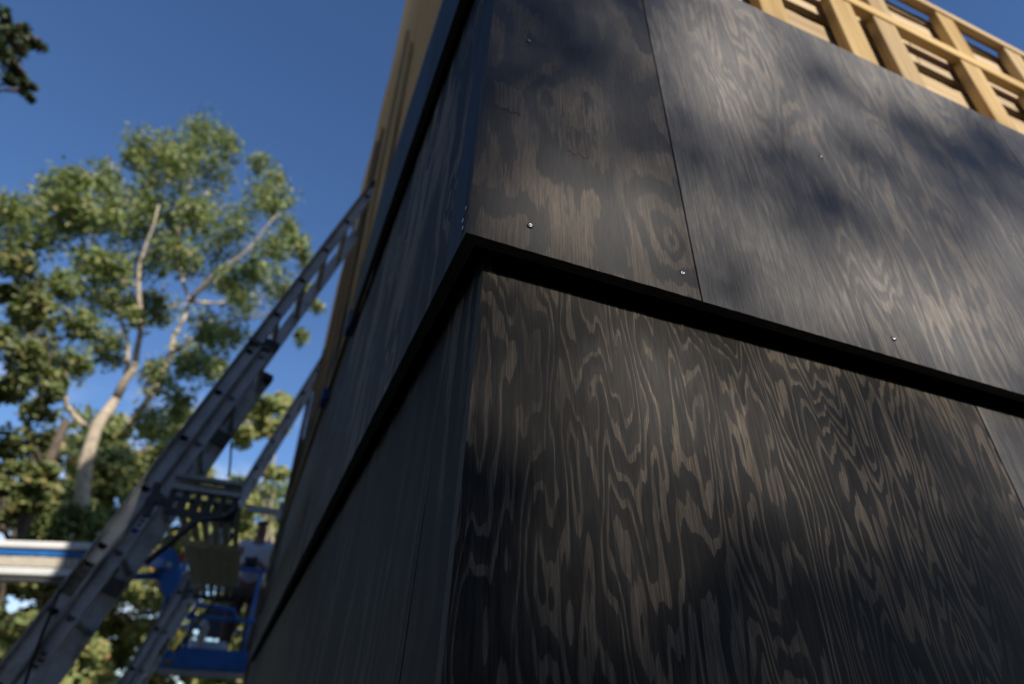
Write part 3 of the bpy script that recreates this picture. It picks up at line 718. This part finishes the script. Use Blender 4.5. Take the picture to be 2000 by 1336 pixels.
# the big pale-barked tree
TY = 16.0
big = thing('oak_tree', 'big broad pale-barked tree in yellow-green leaf, its branches forking left of the ladders', 'tree', (at(150, 1000, TY).x, TY, GZ))
bi = Matrix.Translation(-Vector(big.location))
tm = MB()
def chain(pts, r0, r1, dy=0.0):
    P = []
    for i, (x, y) in enumerate(pts): P.append(at(x, y, TY + dy * i / max(1, len(pts) - 1)))
    n = len(P); out = []
    for i in range(n - 1):
        out.append(P[i]); out.append(P[i].lerp(P[i + 1], .5) + Vector((rng.uniform(-.06, .06), rng.uniform(-.1, .1), rng.uniform(-.06, .06))))
    out.append(P[-1]); k = len(out)
    tm.tube(out, [r0 + (r1 - r0) * i / (k - 1) for i in range(k)], 9, jit=.12)
    return P
tm.tube([Vector((at(150, 1000, TY).x, TY, GZ - .1)), at(140, 1250, TY), at(158, 1000, TY), at(168, 900, TY), at(190, 830, TY), at(226, 780, TY)], [.30, .21, .155, .145, .13, .115], 12, jit=.1)
chain([(226, 780), (262, 720), (275, 650), (270, 560), (285, 480), (310, 400)], .10, .02, -1.5)
chain([(226, 780), (240, 760), (250, 670), (225, 590), (190, 520), (170, 430)], .07, .02, 1.5)
chain([(250, 830), (300, 760), (335, 690), (350, 640), (372, 590), (355, 540), (335, 500)], .095, .03, 2.5)
chain([(372, 590), (400, 555), (440, 520), (500, 470), (540, 420)], .08, .02, -2)
chain([(372, 590), (430, 592), (500, 575), (570, 590)], .05, .015, 2)
chain([(335, 690), (420, 640), (500, 620), (560, 600)], .05, .015, -2.0)
chain([(165, 830), (130, 790), (115, 700), (95, 640), (60, 540), (40, 440)], .07, .02, 2)
chain([(355, 540), (345, 430), (380, 330), (395, 260)], .05, .015, 1)
chain([(270, 560), (200, 530), (120, 470), (70, 430)], .05, .015, -1)
chain([(240, 700), (275, 740), (290, 690)], .03, .01); chain([(262, 640), (330, 600), (372, 590)], .03, .02)
o = tm.build('trunk', bark, big); o.matrix_parent_inverse = bi
cm = MB(); Rl = random.Random(3)
CL = [(400, 262, 44), (372, 300, 40), (440, 285, 34), (420, 340, 46), (330, 300, 50), (290, 292, 42), (262, 318, 34), (345, 350, 44), (300, 345, 30), (515, 322, 30), (540, 345, 24), (500, 395, 40), (545, 398, 40), (470, 430, 44), (560, 440, 26),
      (578, 480, 32), (592, 510, 22), (540, 500, 44), (490, 520, 46), (430, 470, 50), (400, 420, 50), (350, 430, 55), (300, 400, 44), (230, 385, 46), (200, 350, 34), (160, 352, 36), (120, 372, 42), (85, 400, 40), (40, 415, 44), (5, 420, 40),
      (130, 430, 55), (190, 430, 50), (250, 450, 52), (100, 470, 44), (30, 480, 44), (310, 500, 52), (370, 500, 44), (430, 560, 40), (480, 585, 42), (540, 570, 36), (590, 560, 24), (616, 600, 18), (585, 660, 20),
      (240, 520, 50), (180, 530, 50), (120, 560, 40), (200, 600, 46), (255, 610, 36), (150, 640, 44), (205, 680, 44), (310, 600, 40), (400, 640, 42), (450, 660, 40), (380, 700, 44), (320, 740, 38), (420, 720, 34), (290, 830, 40), (350, 790, 36), (150, 720, 36), (60, 620, 40), (90, 700, 38)]
CL += [(110, 1010, 40), (180, 1025, 38), (250, 1000, 32), (90, 1050, 38), (200, 1060, 36), (60, 990, 36)]
for (x, y, r) in CL:
    for s_ in range(3):
        dy = Rl.uniform(-3, 3) if y < 900 else Rl.uniform(-3.4, -1.2); c = at(x + Rl.uniform(-.45, .45) * r, y + Rl.uniform(-.45, .45) * r, TY + dy); sc_ = (c - CAM).dot(F_) / FPX
        rr = r * sc_ * Rl.uniform(.5, .8)
        leaf_cloud(cm, c, rr * 1.65, int(45 * (r / 40) ** 1.6), .13, (1, 1.3, .9), Rl)
        leaf_cloud(cm, c, rr * 1.2, int(150 * (r / 40) ** 1.6), .135, (1, 1.3, .8), Rl)
o = cm.build('crown', leaf_y, big); o.matrix_parent_inverse = bi

def crown_tree(name, label, base, H_, clusters, mat, barkm, Y, spread, per, size, r0=.2, seed=1, group=None, squash=(1, 1.3, .8)):
    root = thing(name, label, 'tree', (base[0], base[1], GZ), group); inv = Matrix.Translation(-Vector(root.location))
    R3 = random.Random(seed); m = MB(); top = Vector((base[0], base[1], GZ + H_ * .62))
    limb(m, (base[0], base[1], GZ - .1), top, r0, r0 * .45, 6, .04, 10)
    cs = []
    for (x, y, r) in clusters:
        c = at(x, y, Y + R3.uniform(-spread, spread)); sc_ = (c - CAM).dot(F_) / FPX; cs.append((c, r * sc_))
    for i, (c, r) in enumerate(cs):
        if i % (2 if len(cs) < 40 else 9) == 0:
            st = Vector((base[0], base[1], GZ + max(1.0, min(H_ * .62, (c.z - GZ) * .6)))); limb(m, st, c, r0 * .28, .02, 4, .15, 6)
    o = m.build('trunk', barkm, root); o.matrix_parent_inverse = inv
    cm_ = MB()
    for c, r in cs:
        for s_ in range(2):
            cc = c + Vector((R3.uniform(-.5, .5) * r, R3.uniform(-1, 1) * r, R3.uniform(-.4, .4) * r)); leaf_cloud(cm_, cc, r * R3.uniform(.6, .95), per, size, squash, R3)
    o = cm_.build('crown', mat, root); o.matrix_parent_inverse = inv
    return root
R5 = random.Random(5)
def scatter(x0, x1, y0, y1, n, r, sky=()):
    out = []
    for _ in range(n):
        x = R5.uniform(x0, x1); y = R5.uniform(y0, y1)
        if any(math.hypot(x - a, y - b) < c for a, b, c in sky): continue
        out.append((x, y, r * R5.uniform(.6, 1.2)))
    return out
crown_tree('maple_tree', 'dark dense tree at the left edge, olive and brown leaves below the big crown', at(-40, 1200, 13).to_tuple()[:2] + (0,), 11,
           scatter(-120, 85, 520, 1000, 46, 40, [(70, 560, 25), (20, 640, 14)]), leaf_o, bark_dark, 13.0, 2, 200, .13, .16, 11)
crown_tree('maple_tree', 'yellow-leaved tree whose top shows between the two ladders', at(500, 1250, 20).to_tuple()[:2] + (0,), 11,
           scatter(350, 470, 960, 1100, 14, 30) + scatter(455, 590, 785, 860, 12, 24) + scatter(470, 600, 850, 1060, 12, 24, [(450, 900, 40)]) + [(520, 800, 28), (545, 790, 22), (500, 810, 26), (470, 850, 22), (560, 830, 24), (350, 890, 30)], leaf_l, bark, 20.0, 1.5, 150, .17, .16, 12)
crown_tree('pine_tree', 'pale green feathery tree low behind the near ladder and boom', at(250, 1330, 28).to_tuple()[:2] + (0,), 9,
           scatter(100, 420, 830, 1060, 70, 38, [(460, 890, 60)]) + scatter(-60, 200, 960, 1070, 40, 36), leaf_l, bark, 28.0, 2.5, 170, .23, .1, 13)
crown_tree('birch_tree', 'light green tree filling the gap below the boom at the far left', at(60, 1400, 27).to_tuple()[:2] + (0,), 7,
           scatter(-80, 200, 1090, 1400, 75, 40), leaf_l, bark, 27.0, 2.5, 170, .23, .08, 14)
crown_tree('birch_tree', 'yellow-green tree between the two ladders below the knuckle of the lift', at(300, 1400, 30).to_tuple()[:2] + (0,), 7,
           scatter(150, 540, 1060, 1400, 95, 40), leaf_l, bark, 30.0, 2.5, 150, .25, .08, 15)
crown_tree('maple_tree', 'green tree seen past the rear end of the wall, beside the worker', at(600, 1250, 24).to_tuple()[:2] + (0,), 9,
           scatter(440, 640, 960, 1380, 60, 36, [(510, 1030, 16)]), leaf_y, bark_dark, 26.0, 2, 130, .21, .14, 16)
# near tree at the upper left: only one sprig reaches into view
spr = crown_tree('oak_tree', 'blue-green leafy sprig with rusty tips hanging in at the upper left corner', (-10.5, 9.0, 0), 15,
                 [(15, 45, 20), (40, 62, 20), (20, 70, 30), (45, 85, 22), (68, 95, 16), (5, 110, 30), (30, 140, 20), (-30, 60, 50), (-60, 140, 50), (20, 165, 12), (52, 165, 9), (60, 190, 8), (48, 172, 10), (66, 172, 6), (45, 180, 7), (-120, 60, 80), (-160, 200, 80), (-220, 0, 90)], leaf_g, bark_dark, 9.0, .8, 120, .095, .22, 17)

# trees behind the camera: first crown shaped to dapple the front wall, the rest block sky
LIGHT = [(1120, 150, 300, 260, .36), (1080, 770, 130, 150, .42), (1230, 640, 150, 60, .45), (1250, 1000, 120, 90, .22), (1500, 1130, 120, 90, .12), (1160, 380, 220, 160, .40), (1600, 330, 300, 200, .38), (1440, 120, 190, 170, .75), (1230, 640, 200, 90, .42), (1720, 150, 150, 90, .7), (1300, 60, 60, 100, .25), (1850, 640, 150, 150, 1.0), (1700, 560, 120, 130, .85), (1960, 520, 120, 120, .9), (1990, 700, 150, 100, 1.0), (1990, 480, 90, 90, .8), (1640, 250, 120, 120, .6), (1600, 700, 110, 90, .55), (1500, 520, 140, 160, .45),
         (1440, 300, 110, 150, .35), (1880, 420, 120, 70, .45), (1330, 770, 150, 110, .75), (1180, 720, 140, 110, .45), (1480, 830, 150, 90, .6), (1060, 610, 120, 90, .4), (1100, 450, 150, 130, .45), (1290, 470, 100, 120, .45), (1020, 330, 90, 120, .3),
         (1700, 900, 150, 80, .55), (1330, 900, 110, 80, .5), (1560, 960, 130, 80, .35), (1950, 900, 120, 90, .7), (2000, 1000, 110, 120, .5), (1850, 1050, 130, 110, .3), (1700, 1060, 120, 80, .18), (980, 640, 60, 90, .25), (950, 480, 60, 80, .25), (1950, 80, 200, 120, 1)]
DARK = [(1170, 150, 130, 110, .25), (1360, 430, 60, 130, .3), (1880, 275, 70, 55, .85), (1660, 390, 55, 75, .65), (1180, 170, 90, 120, .6), (1250, 590, 60, 40, .2), (1960, 300, 60, 70, .5)]
def transmit(x, z):
    if z > 1.10 and x > .5: return 1.0
    X, Y_ = topix((x, .0 + T2 * max(z, 0) if z > 0 else .04, z))
    t = 0.0 if (z < 0 or x < -.02 or (x < .10 and z > 1.12)) else .34 + .28 * min(1, max(0, (x - .3) / .6))
    for a, b, sx_, sy_, k in (LIGHT if x > -.02 and not (x < .10 and z > 1.12) else ()): t = max(t, min(1, 1.35 * k) * math.exp(-(((X - a) / sx_) ** 2 + ((Y_ - b) / sy_) ** 2)) * 1.15)
    for a, b, sx_, sy_, k in DARK: t *= 1 - k * math.exp(-(((X - a) / sx_) ** 2 + ((Y_ - b) / sy_) ** 2))
    return min(1, t)
shade = thing('shade_tree', 'leafy shade tree standing behind the viewer, opposite the black front wall', 'tree', (6.6, -19, GZ))
shi = Matrix.Translation((-6.6, 19, -GZ))
sm_ = MB(); R7 = random.Random(21)
def hitwall(q):
    t = (q.y) / (-SD.y) * -1
    s_ = (q.y - 0) / SD.y; P = q - SD * s_; return P.x, P.z
cnt = 0
X0, X1, Z0, Z1 = -1.15, 3.2, -1.4, 2.6
while cnt < 25500:
    x = R7.uniform(X0, X1); z = R7.uniform(Z0, Z1); cnt += 1
    if R7.random() > -math.log(max(.035, transmit(x, z))) / 3.35: continue
    t = R7.uniform(17, 25); q = Vector((x, 0, z)) + SD * t
    leaf(sm_, q, R7.uniform(.085, .13), R7)
def keep(q):
    x, z = hitwall(q)
    return not ((X0 < x < X1 and Z0 < z < Z1) or (x < .8 and z > 2.7 and x > -8))
for k in range(110):
    a = R7.uniform(0, 2 * pi); c = Vector((6 + 4.5 * R7.uniform(-1, 1), -17.5 + 3.2 * R7.uniform(-1, 1), 9.5 + 4.2 * R7.uniform(-1, 1)))
    leaf_cloud(sm_, c, R7.uniform(.7, 1.3), 210, .2, (1, 1, .8), R7, keep)
o = sm_.build('crown', leaf_d, shade); o.matrix_parent_inverse = shi
m = MB(); limb(m, (6.6, -19, GZ - .1), (6.2, -18.5, 10), .34, .12, 6, .03, 10)
for k in range(9): a = R7.uniform(0, 6.28); limb(m, (6.4, -18.7, 3.5 + k * .6), (6.4 + 4 * cos(a), -17.8 + 2.5 * sin(a), 7 + k * .7), .07, .02, 4, .1, 6)
o = m.build('trunk', bark_dark, shade); o.matrix_parent_inverse = shi
for i, (bx, by, hh, lab) in enumerate(((-5.5, -14, 13, 'tall dark tree behind the viewer, left of the shade tree'), (13, -13, 12, 'tall dark tree behind the viewer, right of the shade tree'), (3.5, -24, 20, 'tallest dark tree standing directly behind the shade tree'), (-13, -6, 10, 'round dark tree off to the left, level with the viewer'), (-15, 3, 13, 'tall leafy tree out to the left of the ladders'), (-3, -10, 13, 'leafy tree behind the viewer, nearer and left of the shade tree'), (6, -9.5, 14, 'leafy tree behind the viewer, nearer and right of the shade tree'), (1.0, -12, 16, 'tall leafy tree directly behind the viewer'))):
    rt = thing('shade_tree', lab, 'tree', (bx, by, GZ)); iv = Matrix.Translation(-Vector(rt.location)); m = MB()
    limb(m, (bx, by, GZ - .1), (bx, by, GZ + hh * .7), .3, .1, 6, .03, 10); o = m.build('trunk', bark_dark, rt); o.matrix_parent_inverse = iv
    m = MB()
    for k in range(80):
        c = Vector((bx + 4 * R7.uniform(-1, 1), by + 2.5 * R7.uniform(-1, 1), GZ + hh * R7.uniform(.18, .98))); leaf_cloud(m, c, R7.uniform(1.0, 1.7), 110, .42, (1, 1, .8), R7, keep)
    o = m.build('crown', leaf_d, rt); o.matrix_parent_inverse = iv
